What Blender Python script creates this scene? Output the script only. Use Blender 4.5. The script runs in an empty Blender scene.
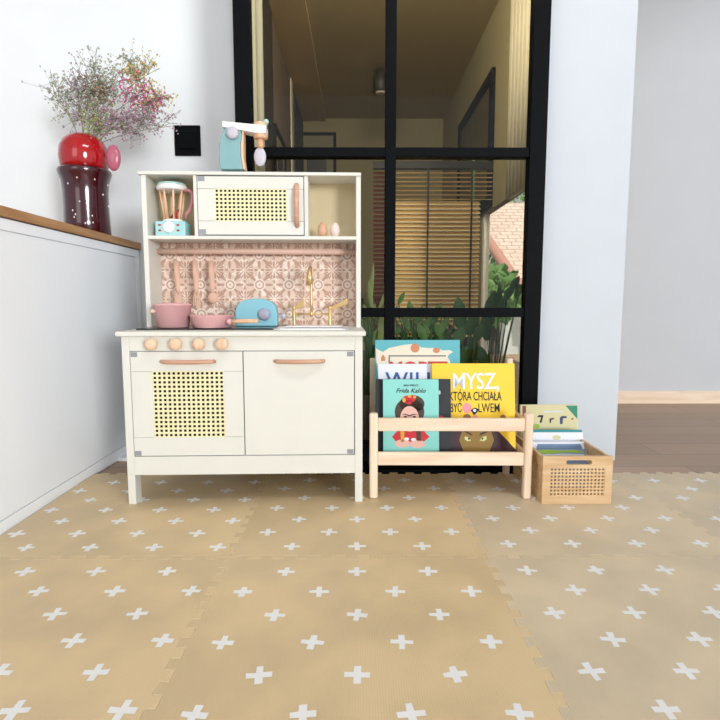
import bpy, bmesh, math, random
from mathutils import Vector, Matrix, Euler
PI = math.pi; R = math.radians
S = bpy.context.scene; C = S.collection

# ------------------------------------------------------------------ camera
CAMZ = .586; F = 541.; TH = R(6.1); YAW = R(-.32)
cd = bpy.data.cameras.new('camera'); cam = bpy.data.objects.new('camera', cd); C.objects.link(cam)
cd.sensor_width = 36; cd.lens = F/720*36; cd.clip_start = .02
cam.location = (0, 0, CAMZ); cam.rotation_euler = (PI/2-TH, 0, YAW); S.camera = cam

def at(x, y, Y):                      # a pixel of the 720 frame at world depth Y
    u = (x-360)/F; v = (360-y)/F
    d = Vector((u, math.cos(TH)+v*math.sin(TH), -math.sin(TH)+v*math.cos(TH)))
    d.rotate(Euler((0, 0, YAW))); d *= Y/d.y
    return d+Vector((0, 0, CAMZ))

# ------------------------------------------------------------------ materials
def srgb(*c):
    return tuple(((v/255)/12.92 if v/255 <= .04045 else ((v/255+.055)/1.055)**2.4) for v in c)+(1,)
def newmat(name):
    m = bpy.data.materials.new(name); m.use_nodes = True
    n = m.node_tree.nodes; l = m.node_tree.links
    return m, n, l, n['Principled BSDF']
def mat(name, col, rough=.5, metal=0, var=.03, scale=30, bump=0, spec=.5, coat=0):
    m, n, l, b = newmat(name)
    b.inputs['Roughness'].default_value = rough; b.inputs['Metallic'].default_value = metal
    b.inputs['Specular IOR Level'].default_value = spec; b.inputs['Coat Weight'].default_value = coat
    tc = n.new('ShaderNodeTexCoord'); nz = n.new('ShaderNodeTexNoise'); nz.inputs['Scale'].default_value = scale
    nz.inputs['Detail'].default_value = 4
    l.new(tc.outputs['Object'], nz.inputs['Vector'])
    r = n.new('ShaderNodeValToRGB'); r.color_ramp.elements[0].position = .3; r.color_ramp.elements[1].position = .7
    r.color_ramp.elements[0].color = tuple(c*(1-var) for c in col[:3])+(1,)
    r.color_ramp.elements[1].color = tuple(min(1, c*(1+var)) for c in col[:3])+(1,)
    l.new(nz.outputs['Fac'], r.inputs['Fac']); l.new(r.outputs['Color'], b.inputs['Base Color'])
    if bump:
        bp = n.new('ShaderNodeBump'); bp.inputs['Strength'].default_value = bump; bp.inputs['Distance'].default_value = .002
        l.new(nz.outputs['Fac'], bp.inputs['Height']); l.new(bp.outputs['Normal'], b.inputs['Normal'])
    return m
def wood(name, c0, c1, axis=0, scale=14, rough=.5):
    m, n, l, b = newmat(name); b.inputs['Roughness'].default_value = rough
    tc = n.new('ShaderNodeTexCoord'); mp = n.new('ShaderNodeMapping')
    s = [1, 1, 1]; s[axis] = .09; mp.inputs['Scale'].default_value = s
    nz = n.new('ShaderNodeTexNoise'); nz.inputs['Scale'].default_value = scale*4; nz.inputs['Detail'].default_value = 5
    nz.inputs['Distortion'].default_value = .8
    r = n.new('ShaderNodeValToRGB'); r.color_ramp.elements[0].position = .35; r.color_ramp.elements[1].position = .65
    r.color_ramp.elements[0].color = c0; r.color_ramp.elements[1].color = c1
    l.new(tc.outputs['Object'], mp.inputs['Vector']); l.new(mp.outputs['Vector'], nz.inputs['Vector'])
    l.new(nz.outputs['Fac'], r.inputs['Fac']); l.new(r.outputs['Color'], b.inputs['Base Color'])
    bp = n.new('ShaderNodeBump'); bp.inputs['Strength'].default_value = .15; bp.inputs['Distance'].default_value = .001
    l.new(nz.outputs['Fac'], bp.inputs['Height']); l.new(bp.outputs['Normal'], b.inputs['Normal'])
    return m
M = {}
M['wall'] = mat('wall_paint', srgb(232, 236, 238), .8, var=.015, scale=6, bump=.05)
M['wall_r'] = mat('wall_paint_dimmed', srgb(209, 216, 223), .85, var=.015, scale=6, bump=.05)  # same wall paint, greyed in colour to hold back the strong light
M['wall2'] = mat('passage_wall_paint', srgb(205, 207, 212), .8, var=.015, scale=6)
M['panel'] = mat('white_lacquer', srgb(244, 247, 252), .4, var=.01, scale=4)
M['black'] = mat('black_metal', srgb(14, 16, 19), .5, var=.1, scale=60, spec=.05)
M['cream'] = mat('cream_paint', srgb(226, 225, 216), .45, var=.012, scale=12, bump=.04)
M['cream_in'] = mat('cream_inner_board', srgb(212, 196, 158), .5, var=.02, scale=12)
M['groove'] = mat('groove_shade', srgb(190, 186, 170), .6)
M['gap'] = mat('door_edge_grey', srgb(120, 122, 128), .5)
M['hinge'] = mat('grey_plastic', srgb(150, 152, 158), .4)
M['cane'] = mat('yellow_cane', srgb(238, 231, 186), .6, var=.05, scale=120)
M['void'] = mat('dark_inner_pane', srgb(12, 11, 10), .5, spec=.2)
M['copper'] = wood('rose_wood_handle', srgb(196, 148, 122), srgb(214, 170, 144), 0, 20, .45)
M['knob'] = wood('pale_knob_wood', srgb(226, 188, 156), srgb(240, 208, 178), 2, 16, .5)
M['hob'] = mat('black_hob', srgb(26, 26, 28), .2)
M['sink'] = mat('white_sink', srgb(244, 244, 244), .3)
M['gold'] = mat('brushed_gold', srgb(222, 188, 128), .32, metal=.75, var=.03)
M['rail'] = mat('blush_rail_paint', srgb(226, 190, 172), .45)
M['pink'] = mat('dusty_pink_enamel', srgb(224, 172, 172), .4, var=.02)
M['teal'] = mat('powder_teal', srgb(132, 174, 178), .5, var=.02)
M['blue'] = mat('sky_blue_paint', srgb(138, 196, 210), .5, var=.02)
M['mint'] = mat('mint_paint', srgb(182, 216, 208), .5)
M['aqua'] = mat('pale_aqua', srgb(166, 212, 214), .5)
M['white'] = mat('white_paint', srgb(244, 243, 240), .45)
M['mauve'] = mat('mauve_paint', srgb(196, 132, 134), .5)
M['greyl'] = mat('pale_grey', srgb(200, 196, 206), .45)
M['greyball'] = mat('grey_lilac', srgb(166, 166, 186), .4)
M['red'] = mat('brick_red', srgb(176, 62, 52), .5)
M['peach'] = wood('peach_wood', srgb(226, 176, 138), srgb(240, 200, 166), 2, 16, .5)
M['utensil'] = wood('pale_utensil_wood', srgb(214, 170, 146), srgb(228, 188, 164), 2, 18, .55)
M['eggb'] = mat('brown_egg', srgb(214, 168, 138), .35)
M['eggw'] = mat('blush_egg', srgb(240, 214, 204), .35)
M['birch'] = wood('birch_wood_x', srgb(232, 205, 176), srgb(246, 226, 202), 0, 8, .55)
M['birchz'] = wood('birch_wood_z', srgb(232, 205, 176), srgb(246, 226, 202), 2, 8, .55)
M['birchy'] = wood('birch_wood_y', srgb(206, 168, 130), srgb(228, 196, 160), 1, 8, .55)
M['crate'] = wood('crate_wood', srgb(206, 168, 122), srgb(226, 194, 150), 0, 9, .5)
M['oak'] = wood('oak_worktop', srgb(158, 112, 66), srgb(186, 140, 92), 1, 8, .45)
M['paper'] = mat('page_edges', srgb(238, 234, 224), .8, var=.05, scale=200)
M['vase'] = mat('dark_red_glass', srgb(62, 6, 18), .16, var=.1, coat=.5)
M['vasetop'] = mat('bright_red_glass', srgb(170, 6, 16), .12, var=.1, coat=.5)
M['petal'] = mat('pink_glass', srgb(184, 98, 120), .25)
M['stem'] = mat('dry_stem', srgb(140, 136, 116), .8)
def flat(name, r, g, b, rough=.55): M[name] = mat(name, srgb(r, g, b), rough, var=.01)

def floorboards(name, ca, cb, sc=1.):
    m, n, l, b = newmat(name); b.inputs['Roughness'].default_value = .45
    tc = n.new('ShaderNodeTexCoord'); br = n.new('ShaderNodeTexBrick')
    br.inputs['Scale'].default_value = 1; br.inputs['Brick Width'].default_value = 1.2; br.inputs['Row Height'].default_value = .16
    br.inputs['Mortar Size'].default_value = .002; br.inputs['Color1'].default_value = ca; br.inputs['Color2'].default_value = cb
    br.inputs['Mortar'].default_value = tuple(c*.5 for c in ca[:3])+(1,)
    mp = n.new('ShaderNodeMapping'); mp.inputs['Scale'].default_value = (.12, 2.5, 1)
    nz = n.new('ShaderNodeTexNoise'); nz.inputs['Scale'].default_value = 30; nz.inputs['Detail'].default_value = 5
    mx = n.new('ShaderNodeMixRGB'); mx.blend_type = 'MULTIPLY'; mx.inputs['Fac'].default_value = .3
    l.new(tc.outputs['Object'], br.inputs['Vector']); l.new(tc.outputs['Object'], mp.inputs['Vector']); l.new(mp.outputs['Vector'], nz.inputs['Vector'])
    l.new(br.outputs['Color'], mx.inputs['Color1']); l.new(nz.outputs['Color'], mx.inputs['Color2']); l.new(mx.outputs['Color'], b.inputs['Base Color'])
    return m
M['boards'] = floorboards('oak_floorboards', srgb(196, 166, 142), srgb(182, 152, 128))

def node_math(n, l, op, a, b=None, c=None):
    x = n.new('ShaderNodeMath'); x.operation = op
    for i, v in enumerate((a, b, c)):
        if v is None: continue
        if isinstance(v, (int, float)): x.inputs[i].default_value = v
        else: l.new(v, x.inputs[i])
    return x.outputs[0]
def tile_paper():
    m, n, l, b = newmat('ornament_tile_paper'); b.inputs['Roughness'].default_value = .45
    mt = lambda op, a, bb=None, cc=None: node_math(n, l, op, a, bb, cc)
    tc = n.new('ShaderNodeTexCoord'); sp = n.new('ShaderNodeSeparateXYZ'); l.new(tc.outputs['Object'], sp.inputs[0])
    P = .1005
    X = mt('DIVIDE', mt('ADD', sp.outputs['X'], OFFX), P); Z = mt('DIVIDE', mt('ADD', sp.outputs['Z'], OFFZ), P)
    def motif(dx, dz, petals, phase, r0, r1, w):
        u = mt('SUBTRACT', mt('FRACT', mt('ADD', X, dx)), .5); v = mt('SUBTRACT', mt('FRACT', mt('ADD', Z, dz)), .5)
        r = mt('SQRT', mt('ADD', mt('MULTIPLY', u, u), mt('MULTIPLY', v, v)))
        a = mt('ARCTAN2', v, u)
        cs = mt('COSINE', mt('ADD', mt('MULTIPLY', a, petals), phase))
        mid = (r0+r1)/2; half = (r1-r0)/2
        t = mt('SUBTRACT', 1, mt('POWER', mt('DIVIDE', mt('ABSOLUTE', mt('SUBTRACT', r, mid)), half), 2))
        leaf = mt('GREATER_THAN', mt('MULTIPLY', mt('MAXIMUM', t, 0), mt('SUBTRACT', cs, w)), .18)
        return r, leaf
    r, l1 = motif(.5, .5, 8, 0, .19, .36, .1)
    _, l3 = motif(.5, .5, 4, PI, .30, .50, .55)
    r2, l2 = motif(0, 0, 8, 0, .05, .30, .1)
    _, l4 = motif(0, 0, 8, PI, .16, .34, .5)
    ring = mt('LESS_THAN', mt('ABSOLUTE', mt('SUBTRACT', r, .13)), .026)
    dot = mt('LESS_THAN', r, .035)
    _, l5 = motif(.5, 0, 4, 0, .03, .17, .1)
    _, l6 = motif(0, .5, 4, 0, .03, .17, .1)
    tot = l1
    for q in (l2, l3, l4, l5, l6, ring, dot): tot = mt('MAXIMUM', tot, q)
    halo = mt('LESS_THAN', r, .19)
    nz = n.new('ShaderNodeTexNoise'); nz.inputs['Scale'].default_value = 45; nz.inputs['Detail'].default_value = 4
    l.new(tc.outputs['Object'], nz.inputs['Vector'])
    base = n.new('ShaderNodeMixRGB'); base.inputs['Color1'].default_value = srgb(230, 204, 186); base.inputs['Color2'].default_value = srgb(246, 228, 214)
    l.new(mt('MAXIMUM', halo, mt('GREATER_THAN', nz.outputs['Fac'], .55)), base.inputs['Fac'])
    mx = n.new('ShaderNodeMixRGB'); mx.inputs['Color2'].default_value = srgb(166, 108, 80)
    l.new(base.outputs['Color'], mx.inputs['Color1']); l.new(mt('MULTIPLY', tot, .6), mx.inputs['Fac'])
    l.new(mx.outputs['Color'], b.inputs['Base Color'])
    return m
OFFX = 10.0485; OFFZ = 9.6057
M['tile'] = tile_paper()

def glass_mat():
    m = bpy.data.materials.new('tinted_partition_glass'); m.use_nodes = True
    n = m.node_tree.nodes; l = m.node_tree.links; n.clear()
    o = n.new('ShaderNodeOutputMaterial'); t = n.new('ShaderNodeBsdfTransparent'); g = n.new('ShaderNodeBsdfGlossy')
    mx = n.new('ShaderNodeMixShader'); lw = n.new('ShaderNodeLayerWeight'); lw.inputs[0].default_value = .5; fr = n.new('ShaderNodeMath'); fr.operation = 'MULTIPLY_ADD'; pw = n.new('ShaderNodeMath'); pw.operation = 'POWER'; pw.inputs[1].default_value = 5; l.new(lw.outputs['Facing'], pw.inputs[0]); l.new(pw.outputs[0], fr.inputs[0]); fr.inputs[1].default_value = .45; fr.inputs[2].default_value = .018
    t.inputs['Color'].default_value = (.92, .91, .86, 1); g.inputs['Roughness'].default_value = .01
    l.new(fr.outputs[0], mx.inputs[0]); l.new(t.outputs[0], mx.inputs[1]); l.new(g.outputs[0], mx.inputs[2]); l.new(mx.outputs[0], o.inputs[0])
    return m
M['glass'] = glass_mat()

# ------------------------------------------------------------------ mesh helpers
class MB:
    def __init__(s): s.bm = bmesh.new(); s.mi = 0
    def _t(s, verts, Mx):
        for v in verts: v.co = Mx @ v.co
    def _m(s, faces):
        for f in faces: f.material_index = s.mi
    def box(s, x0, x1, y0, y1, z0, z1, Mx=None):
        r = bmesh.ops.create_cube(s.bm, size=1)
        for v in r['verts']:
            v.co = Vector((x0+(v.co.x+.5)*(x1-x0), y0+(v.co.y+.5)*(y1-y0), z0+(v.co.z+.5)*(z1-z0)))
        if Mx: s._t(r['verts'], Mx)
        s._m({f for v in r['verts'] for f in v.link_faces}); return s
    def prism(s, pts, y0, y1, Mx=None, axis='y'):    # polygon in XZ extruded along Y (or XY along Z, YZ along X)
        def mk(p, d):
            if axis == 'y': return Vector((p[0], d, p[1]))
            if axis == 'z': return Vector((p[0], p[1], d))
            return Vector((d, p[0], p[1]))
        a = [s.bm.verts.new(mk(p, y0)) for p in pts]; b = [s.bm.verts.new(mk(p, y1)) for p in pts]
        fs = [s.bm.faces.new(a), s.bm.faces.new(b[::-1])]; k = len(pts)
        for i in range(k): fs.append(s.bm.faces.new((a[i], b[i], b[(i+1) % k], a[(i+1) % k])))
        if Mx: s._t(a+b, Mx)
        s._m(fs); return s
    def lathe(s, prof, c=(0, 0, 0), n=32, Mx=None):
        rings = []; vs = []; fs = []
        for r, z in prof:
            ring = []
            for i in range(n):
                v = s.bm.verts.new((c[0]+r*math.cos(2*PI*i/n), c[1]+r*math.sin(2*PI*i/n), c[2]+z)); ring.append(v); vs.append(v)
            rings.append(ring)
        for a, b in zip(rings, rings[1:]):
            for i in range(n): fs.append(s.bm.faces.new((a[i], a[(i+1) % n], b[(i+1) % n], b[i])))
        fs.append(s.bm.faces.new(rings[0][::-1])); fs.append(s.bm.faces.new(rings[-1]))
        for f in fs: f.smooth = True
        if Mx: s._t(vs, Mx)
        s._m(fs); return s
    def tube(s, pts, r, n=10, flatz=1):
        pts = [Vector(p) for p in pts]; k = len(pts); rr = r if isinstance(r, (list, tuple)) else [r]*k
        rings = []; up = None
        for i, p in enumerate(pts):
            t = (pts[min(i+1, k-1)]-pts[max(i-1, 0)]).normalized()
            if up is None:
                up = Vector((0, 0, 1)) if abs(t.z) < .9 else Vector((0, 1, 0))
            a = t.cross(up).normalized(); bb = a.cross(t).normalized(); up = bb
            rings.append([s.bm.verts.new(p+rr[i]*(math.cos(2*PI*j/n)*a+flatz*math.sin(2*PI*j/n)*bb)) for j in range(n)])
        fs = []
        for a, b in zip(rings, rings[1:]):
            for j in range(n): fs.append(s.bm.faces.new((a[j], b[j], b[(j+1) % n], a[(j+1) % n])))
        fs.append(s.bm.faces.new(rings[0])); fs.append(s.bm.faces.new(rings[-1][::-1]))
        for f in fs: f.smooth = n > 5
        s._m(fs); return s
    def ball(s, c, r, sc=(1, 1, 1), seg=20):
        g = bmesh.ops.create_uvsphere(s.bm, u_segments=seg, v_segments=max(6, seg//2), radius=r)
        for v in g['verts']: v.co = Vector((c[0]+v.co.x*sc[0], c[1]+v.co.y*sc[1], c[2]+v.co.z*sc[2]))
        fs = {f for v in g['verts'] for f in v.link_faces}
        for f in fs: f.smooth = True
        s._m(fs); return s
    def cyl(s, a, b, r, n=24): return s.tube([a, b], r, n)
    def obj(s, name, m, parent=None, bevel=0, seg=2):
        bmesh.ops.recalc_face_normals(s.bm, faces=s.bm.faces)
        me = bpy.data.meshes.new(name); s.bm.to_mesh(me); s.bm.free()
        for q in (m if isinstance(m, (list, tuple)) else [m]): me.materials.append(M[q])
        o = bpy.data.objects.new(name, me); C.objects.link(o)
        if parent: o.parent = parent
        if bevel:
            bv = o.modifiers.new('bevel', 'BEVEL'); bv.width = bevel; bv.segments = seg; bv.limit_method = 'ANGLE'; bv.angle_limit = R(40)
            o.modifiers.new('wn', 'WEIGHTED_NORMAL')
            for p in me.polygons: p.use_smooth = True
        return o
def tag(o, label=None, cat=None, group=None, kind=None):
    if label: o['label'] = label
    if cat: o['category'] = cat
    if group: o['group'] = group
    if kind: o['kind'] = kind
    return o
def empty(name, loc=(0, 0, 0), rz=0, label=None, cat=None, group=None):
    o = bpy.data.objects.new(name, None); C.objects.link(o); o.location = loc; o.rotation_euler = (0, 0, rz)
    o.empty_display_size = .05
    return tag(o, label, cat, group)
def struct(o): o['kind'] = 'structure'; return o
def copy_tree(o, parent=None):
    c = o.copy(); C.objects.link(c); c.parent = parent
    for ch in list(o.children): copy_tree(ch, c)
    return c
def B(name, m, dims, parent=None, bevel=0):
    return MB().box(*dims).obj(name, m, parent, bevel)
def text(name, s, size, m, parent, Mx, bold=0, ext=.0004, shear=0, align='CENTER', sx=1, space=1):
    cu = bpy.data.curves.new(name, 'FONT'); cu.body = s; cu.size = size; cu.extrude = ext; cu.offset = bold; cu.shear = shear
    cu.align_x = align; cu.align_y = 'CENTER'; cu.space_character = space; cu.resolution_u = 3
    tmp = bpy.data.objects.new('tmp', cu); C.objects.link(tmp)
    bpy.context.view_layer.update()
    me = bpy.data.meshes.new_from_object(tmp.evaluated_get(bpy.context.evaluated_depsgraph_get()))
    bpy.data.objects.remove(tmp); bpy.data.curves.remove(cu)
    me.transform(Mx @ Matrix.Rotation(PI/2, 4, 'X') @ Matrix.Diagonal((sx, 1, 1, 1)))
    me.materials.clear(); me.materials.append(M[m])
    o = bpy.data.objects.new(name, me); C.objects.link(o); o.parent = parent
    return o
T = Matrix.Translation
def circ(cx, cz, rx, rz=None, n=20, a0=0, a1=2*PI):
    rz = rz or rx
    return [(cx+rx*math.cos(a0+(a1-a0)*i/n), cz+rz*math.sin(a0+(a1-a0)*i/n)) for i in range(n if abs(a1-a0-2*PI) < .01 else n+1)]
def rrect(x0, x1, z0, z1, r, n=5):
    p = []
    for cx, cz, a in ((x1-r, z1-r, 0), (x0+r, z1-r, PI/2), (x0+r, z0+r, PI), (x1-r, z0+r, 1.5*PI)):
        for i in range(n+1): p.append((cx+r*math.cos(a+PI/2*i/n), cz+r*math.sin(a+PI/2*i/n)))
    return p

# ------------------------------------------------------------------ setting
FL = -.012
struct(B('floor', 'boards', (-4, 4, -2.2, 6.2, FL-.05, FL)))
struct(B('wall_back', 'wall', (-4, -.425, 2.30, 2.36, FL, 2.8)))
struct(B('wall_return', 'wall', (-.442, -.425, 2.01, 2.30, FL, 2.8)))
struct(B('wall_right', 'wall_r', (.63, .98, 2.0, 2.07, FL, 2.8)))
struct(B('wall_header', 'wall', (-.442, .98, 2.01, 2.07, 2.25, 2.8)))
struct(B('ceiling', 'wall', (-4, 4, -2.2, 2.36, 2.8, 2.86)))
struct(B('ceiling_passage', 'wall', (.98, 4, 2.36, 3.3, 2.8, 2.86)))
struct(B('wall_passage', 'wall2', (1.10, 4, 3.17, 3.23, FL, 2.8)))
struct(B('baseboard_passage', 'birch', (1.10, 4, 3.155, 3.17, FL, .062)))
struct(B('trim_1', 'panel', (-.905, -.442, 2.0, 2.30, FL, 0.0)))       # white sill in the recess behind the play kitchen
struct(B('trim_2', 'black', (-.45, .70, 1.838, 1.995, FL, .003)))      # black floor track under the glazed partition

# base cabinet with oak worktop along the left
cab = empty('base_cabinet', (-.905, 1.0, 0), 0, 'white lacquered base cabinet side panel under the oak worktop at the left', 'cabinet')
B('body', 'panel', (-.6, -.012, -.95, 1.29, FL, .803), cab)
m = MB()
for y0, y1 in ((-.94, .14), (.15, 1.285)):
    m.box(-.012, -.006, y0, y1, FL+.002, .80)
    w = .075
    m.box(-.006, 0, y0, y1, FL+.002, .03).box(-.006, 0, y0, y1, .770, .80).box(-.006, 0, y0, y0+.035, .03, .77).box(-.006, 0, y1-.035, y1, .03, .77).box(-.0064, -.0012, y0+.038, y1-.038, .033, .767)
m.obj('panel', 'panel', cab, .0012)
wt = B('worktop', 'oak', (-1.52, -.900, .03, 2.297, .8035, .83), None, .001)
tag(wt, 'brown oak worktop over the white base cabinet, holding the red vase', 'worktop')

# ------------------------------------------------------------------ glazed partition (window_1)
win = struct(empty('window_1', (.12, 1.96, 0)))
FX0, FX1, FY0, FY1 = -.417, .655, 1.93, 1.975
def wb(name, x0, x1, z0, z1, y0=FY0, y1=FY1, m='black', bevel=.002):
    return B(name, m, (x0-.12, x1-.12, y0-1.96, y1-1.96, z0, z1), win, bevel)
wb('post', FX0, -.360, .003, 2.3); wb('post', .597, FX1, .003, 2.3); wb('mullion', .098, .135, .06, 2.25)
wb('transom', -.36, .597, 1.086, 1.118, FY0+.004); wb('transom', -.36, .597, .533, .566, FY0+.004)
wb('rail', -.36, .597, .003, .075); wb('rail', -.36, .597, 2.24, 2.3)
for x0, x1 in ((-.36, .098), (.135, .597)):
    for z0, z1 in ((.075, .533), (.566, 1.086), (1.118, 2.24)):
        wb('glass_pane', x0, x1, z0, z1, 1.955, 1.959, 'glass', 0)

# wall switch
c = at(188, 141, 2.30)
sw = empty('wall_switch', (c.x, 2.30, c.z-.06), 0, 'square black light switch on the white wall right of the flowers', 'switch')
B('frame', 'black', (-.053, .053, -.009, -.0005, 0, .12), sw, .003)
B('rocker', 'black', (-.034, .034, -.016, -.009, .025, .095), sw, .003)

# ------------------------------------------------------------------ foam mats
rng = random.Random(4)
def mat_foam(name, top):
    m, n, l, b = newmat(name); b.inputs['Roughness'].default_value = .5; b.inputs['Specular IOR Level'].default_value = .35
    tc = n.new('ShaderNodeTexCoord'); nz = n.new('ShaderNodeTexNoise'); nz.inputs['Scale'].default_value = 5; nz.inputs['Detail'].default_value = 5
    l.new(tc.outputs['Object'], nz.inputs['Vector'])
    r = n.new('ShaderNodeValToRGB'); r.color_ramp.elements[0].position = .4; r.color_ramp.elements[1].position = .6
    r.color_ramp.elements[0].color = tuple(v*.9 for v in top[:3])+(1,); r.color_ramp.elements[1].color = tuple(min(1, v*1.05) for v in top[:3])+(1,)  # darker and lighter blotches painted in for glossy sheen
    l.new(nz.outputs['Fac'], r.inputs['Fac']); l.new(r.outputs['Color'], b.inputs['Base Color'])
    rr = n.new('ShaderNodeMapRange'); rr.inputs['From Min'].default_value = .4; rr.inputs['From Max'].default_value = .62
    rr.inputs['To Min'].default_value = .36; rr.inputs['To Max'].default_value = .56
    l.new(nz.outputs['Fac'], rr.inputs['Value']); l.new(rr.outputs[0], b.inputs['Roughness'])
    wv = n.new('ShaderNodeTexWave'); wv.inputs['Scale'].default_value = 75; wv.inputs['Distortion'].default_value = .6
    l.new(tc.outputs['Object'], wv.inputs['Vector'])
    bp = n.new('ShaderNodeBump'); bp.inputs['Strength'].default_value = .25; bp.inputs['Distance'].default_value = .001
    l.new(wv.outputs['Fac'], bp.inputs['Height']); l.new(bp.outputs['Normal'], b.inputs['Normal'])
    return m
M['foam_a'] = mat_foam('sand_foam', srgb(218, 193, 152))
M['foam_b'] = mat_foam('sand_foam_sheen', srgb(218, 200, 170))  # same sand foam, viewing sheen of the right tiles put into a paler colour
M['foam_edge'] = mat('foam_edge', srgb(236, 214, 178), .6)
M['cross'] = mat('white_cross_print', srgb(240, 240, 240), .5, var=.02)
def wave(t, L=.6, e=.02, A=.0085):
    if t < e or t > L-e: return (0, 0)
    p = (L-2*e)/10; th = 2*PI*(t-e)/p; w = min(1, (t-e)/(p*.25), (L-e-t)/(p*.25))
    return (-.10*p*math.sin(2*th)*w, A*math.tanh(2.4*math.sin(th))/math.tanh(2.4))
def foam(x0, x1, y0, y1, ev, od, rows, m, label, noleft=False):
    root = empty('foam_mat', ((x0+x1)/2, (y0+y1)/2, FL), 0, label, 'play mat', 'foam mat tiles on the floor')
    cx, cy = (x0+x1)/2, (y0+y1)/2
    def edge(L, N=260):
        return [(L*i/N+wave(L*i/N, L)[0], wave(L*i/N, L)[1]) for i in range(N)]
    out = [(x0+t, y0+d) for t, d in edge(x1-x0)]+[(x1+d, y0+t) for t, d in edge(y1-y0)]
    out += ([(x0+t, y1+d) for t, d in edge(x1-x0)]+[(x1, y1)])[::-1][:-1]
    out += [(x0, y1)] if noleft else ([(x0+d, y0+t) for t, d in edge(y1-y0)]+[(x0, y1)])[::-1][:-1]
    pts = [(a-cx, b-cy) for a, b in out]
    cu = bpy.data.curves.new('outline', 'CURVE'); cu.dimensions = '2D'; cu.fill_mode = 'BOTH'
    sp = cu.splines.new('POLY'); sp.points.add(len(pts)-1); sp.use_cyclic_u = True
    for q, (a, b) in zip(sp.points, pts): q.co = (a, b, 0, 1)
    H = -FL; cu.extrude = H/2-.0008; cu.bevel_depth = .0008; cu.bevel_resolution = 1; cu.offset = -.0011
    tmp = bpy.data.objects.new('tmp', cu); C.objects.link(tmp); bpy.context.view_layer.update()
    me0 = bpy.data.meshes.new_from_object(tmp.evaluated_get(bpy.context.evaluated_depsgraph_get()))
    bpy.data.objects.remove(tmp); bpy.data.curves.remove(cu)
    bm = bmesh.new(); bm.from_mesh(me0); bpy.data.meshes.remove(me0)
    bmesh.ops.translate(bm, verts=bm.verts, vec=(0, 0, H/2)); bm.normal_update()
    for f in bm.faces: f.smooth = False; f.material_index = 0 if abs(f.normal.z) > .95 else 1
    # printed crosses
    for j, Y in enumerate(rows):
        for X in (ev if j % 2 == 0 else od):
            if not (x0+.015 < X < x1-.012): continue
            rot = rng.uniform(-.14, .14); L = .0203+rng.uniform(-.0015, .0015)
            wv = [.0054+rng.uniform(-.0008, .0012) for _ in range(8)]
            sh = [(L, wv[0]), (wv[1], wv[1]), (wv[2], L), (-wv[3], L*.97), (-wv[4], wv[4]), (-L, wv[5]), (-L*.98, -wv[5]), (-wv[6], -wv[6]), (-wv[6], -L), (wv[7], -L*.97), (wv[7], -wv[0]), (L*.98, -wv[0])]
            cs, sn = math.cos(rot), math.sin(rot)
            vv = [bm.verts.new((X-cx+cs*u-sn*v, Y-cy+sn*u+cs*v, H+.0003)) for u, v in sh]
            g = bm.faces.new(vv); g.material_index = 2
            if g.normal.z < 0: g.normal_flip()
    me = bpy.data.meshes.new('printed_top'); bm.normal_update(); bm.to_mesh(me); bm.free()
    for q in (m, 'foam_edge', 'cross'): me.materials.append(M[q])
    o = bpy.data.objects.new('printed_top', me); C.objects.link(o); o.parent = root
def seq(a, st, n=6): return [a+st*i for i in range(-n, n+1)]
YS = 1.196; YB = 1.812
ra = [1.128-.0825*i for i in range(7)]
foam(-.3, .3, YS-.6, YS, seq(0, .155), seq(.0775, .155), ra, 'foam_a', 'beige foam mat tile with white crosses in the centre foreground')
foam(-.902, -.3, YS-.6, YS, seq(-.571, .155), seq(-.494, .155), [1.131-.0812*i for i in range(7)], 'foam_a', 'beige foam mat tile with white crosses in the left foreground beside the cabinet', True)
foam(.3, .9, YS-.6, YS, seq(.374, .152), seq(.447, .152), [1.131-.0818*i for i in range(7)], 'foam_b', 'sheen-paled beige foam mat tile with white crosses in the right foreground')
rb = [1.251+.0815*i for i in range(7)]
foam(-.3, .3, YS, YB, seq(0, .157), seq(-.072, .157), rb, 'foam_a', 'beige foam mat tile with white crosses under the right side of the play kitchen')
foam(-.902, -.3, YS, YB, seq(-.488, .153), seq(-.56, .153), [1.248+.0787*i for i in range(7)], 'foam_a', 'beige foam mat tile with white crosses under the left side of the play kitchen', True)
foam(.3, .9, YS, YB, seq(.369, .157), seq(.447, .157), [1.262+.0777*i for i in range(7)], 'foam_b', 'sheen-paled beige foam mat tile with white crosses under the wooden crate')
foam(.9, 1.5, YS, YB, seq(.98, .155), seq(1.057, .155), [1.25+.08*i for i in range(7)], 'foam_b', 'sheen-paled beige foam mat tile at the far right beyond the crate')
foam(.9, 1.5, YS-.6, YS, seq(.98, .155), seq(1.057, .155), ra, 'foam_b', 'sheen-paled beige foam mat tile at the right edge of the foreground')

# ------------------------------------------------------------------ play kitchen
KX, KY, KR = -.327, 1.536, R(1.5)
kit = empty('play_kitchen', (KX, KY, 0), KR, 'cream wooden toy kitchen with cane doors, patterned splashback and gold tap', 'toy kitchen')
KM = T((KX, KY, 0)) @ Matrix.Rotation(KR, 4, 'Z')
def K(x, y, z=0): return KM @ Vector((x, y, z))
def kb(name, m, *d, bevel=.0012, parent=None): return B(name, m, d, parent or kit, bevel)
D = .35
# legs
for x0, x1 in ((-.3385, -.317), (.321, .343)):
    kb('leg', 'cream', x0, x1, 0, .045, 0, .087); kb('leg', 'cream', x0, x1, D-.045, D, 0, .087)
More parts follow.
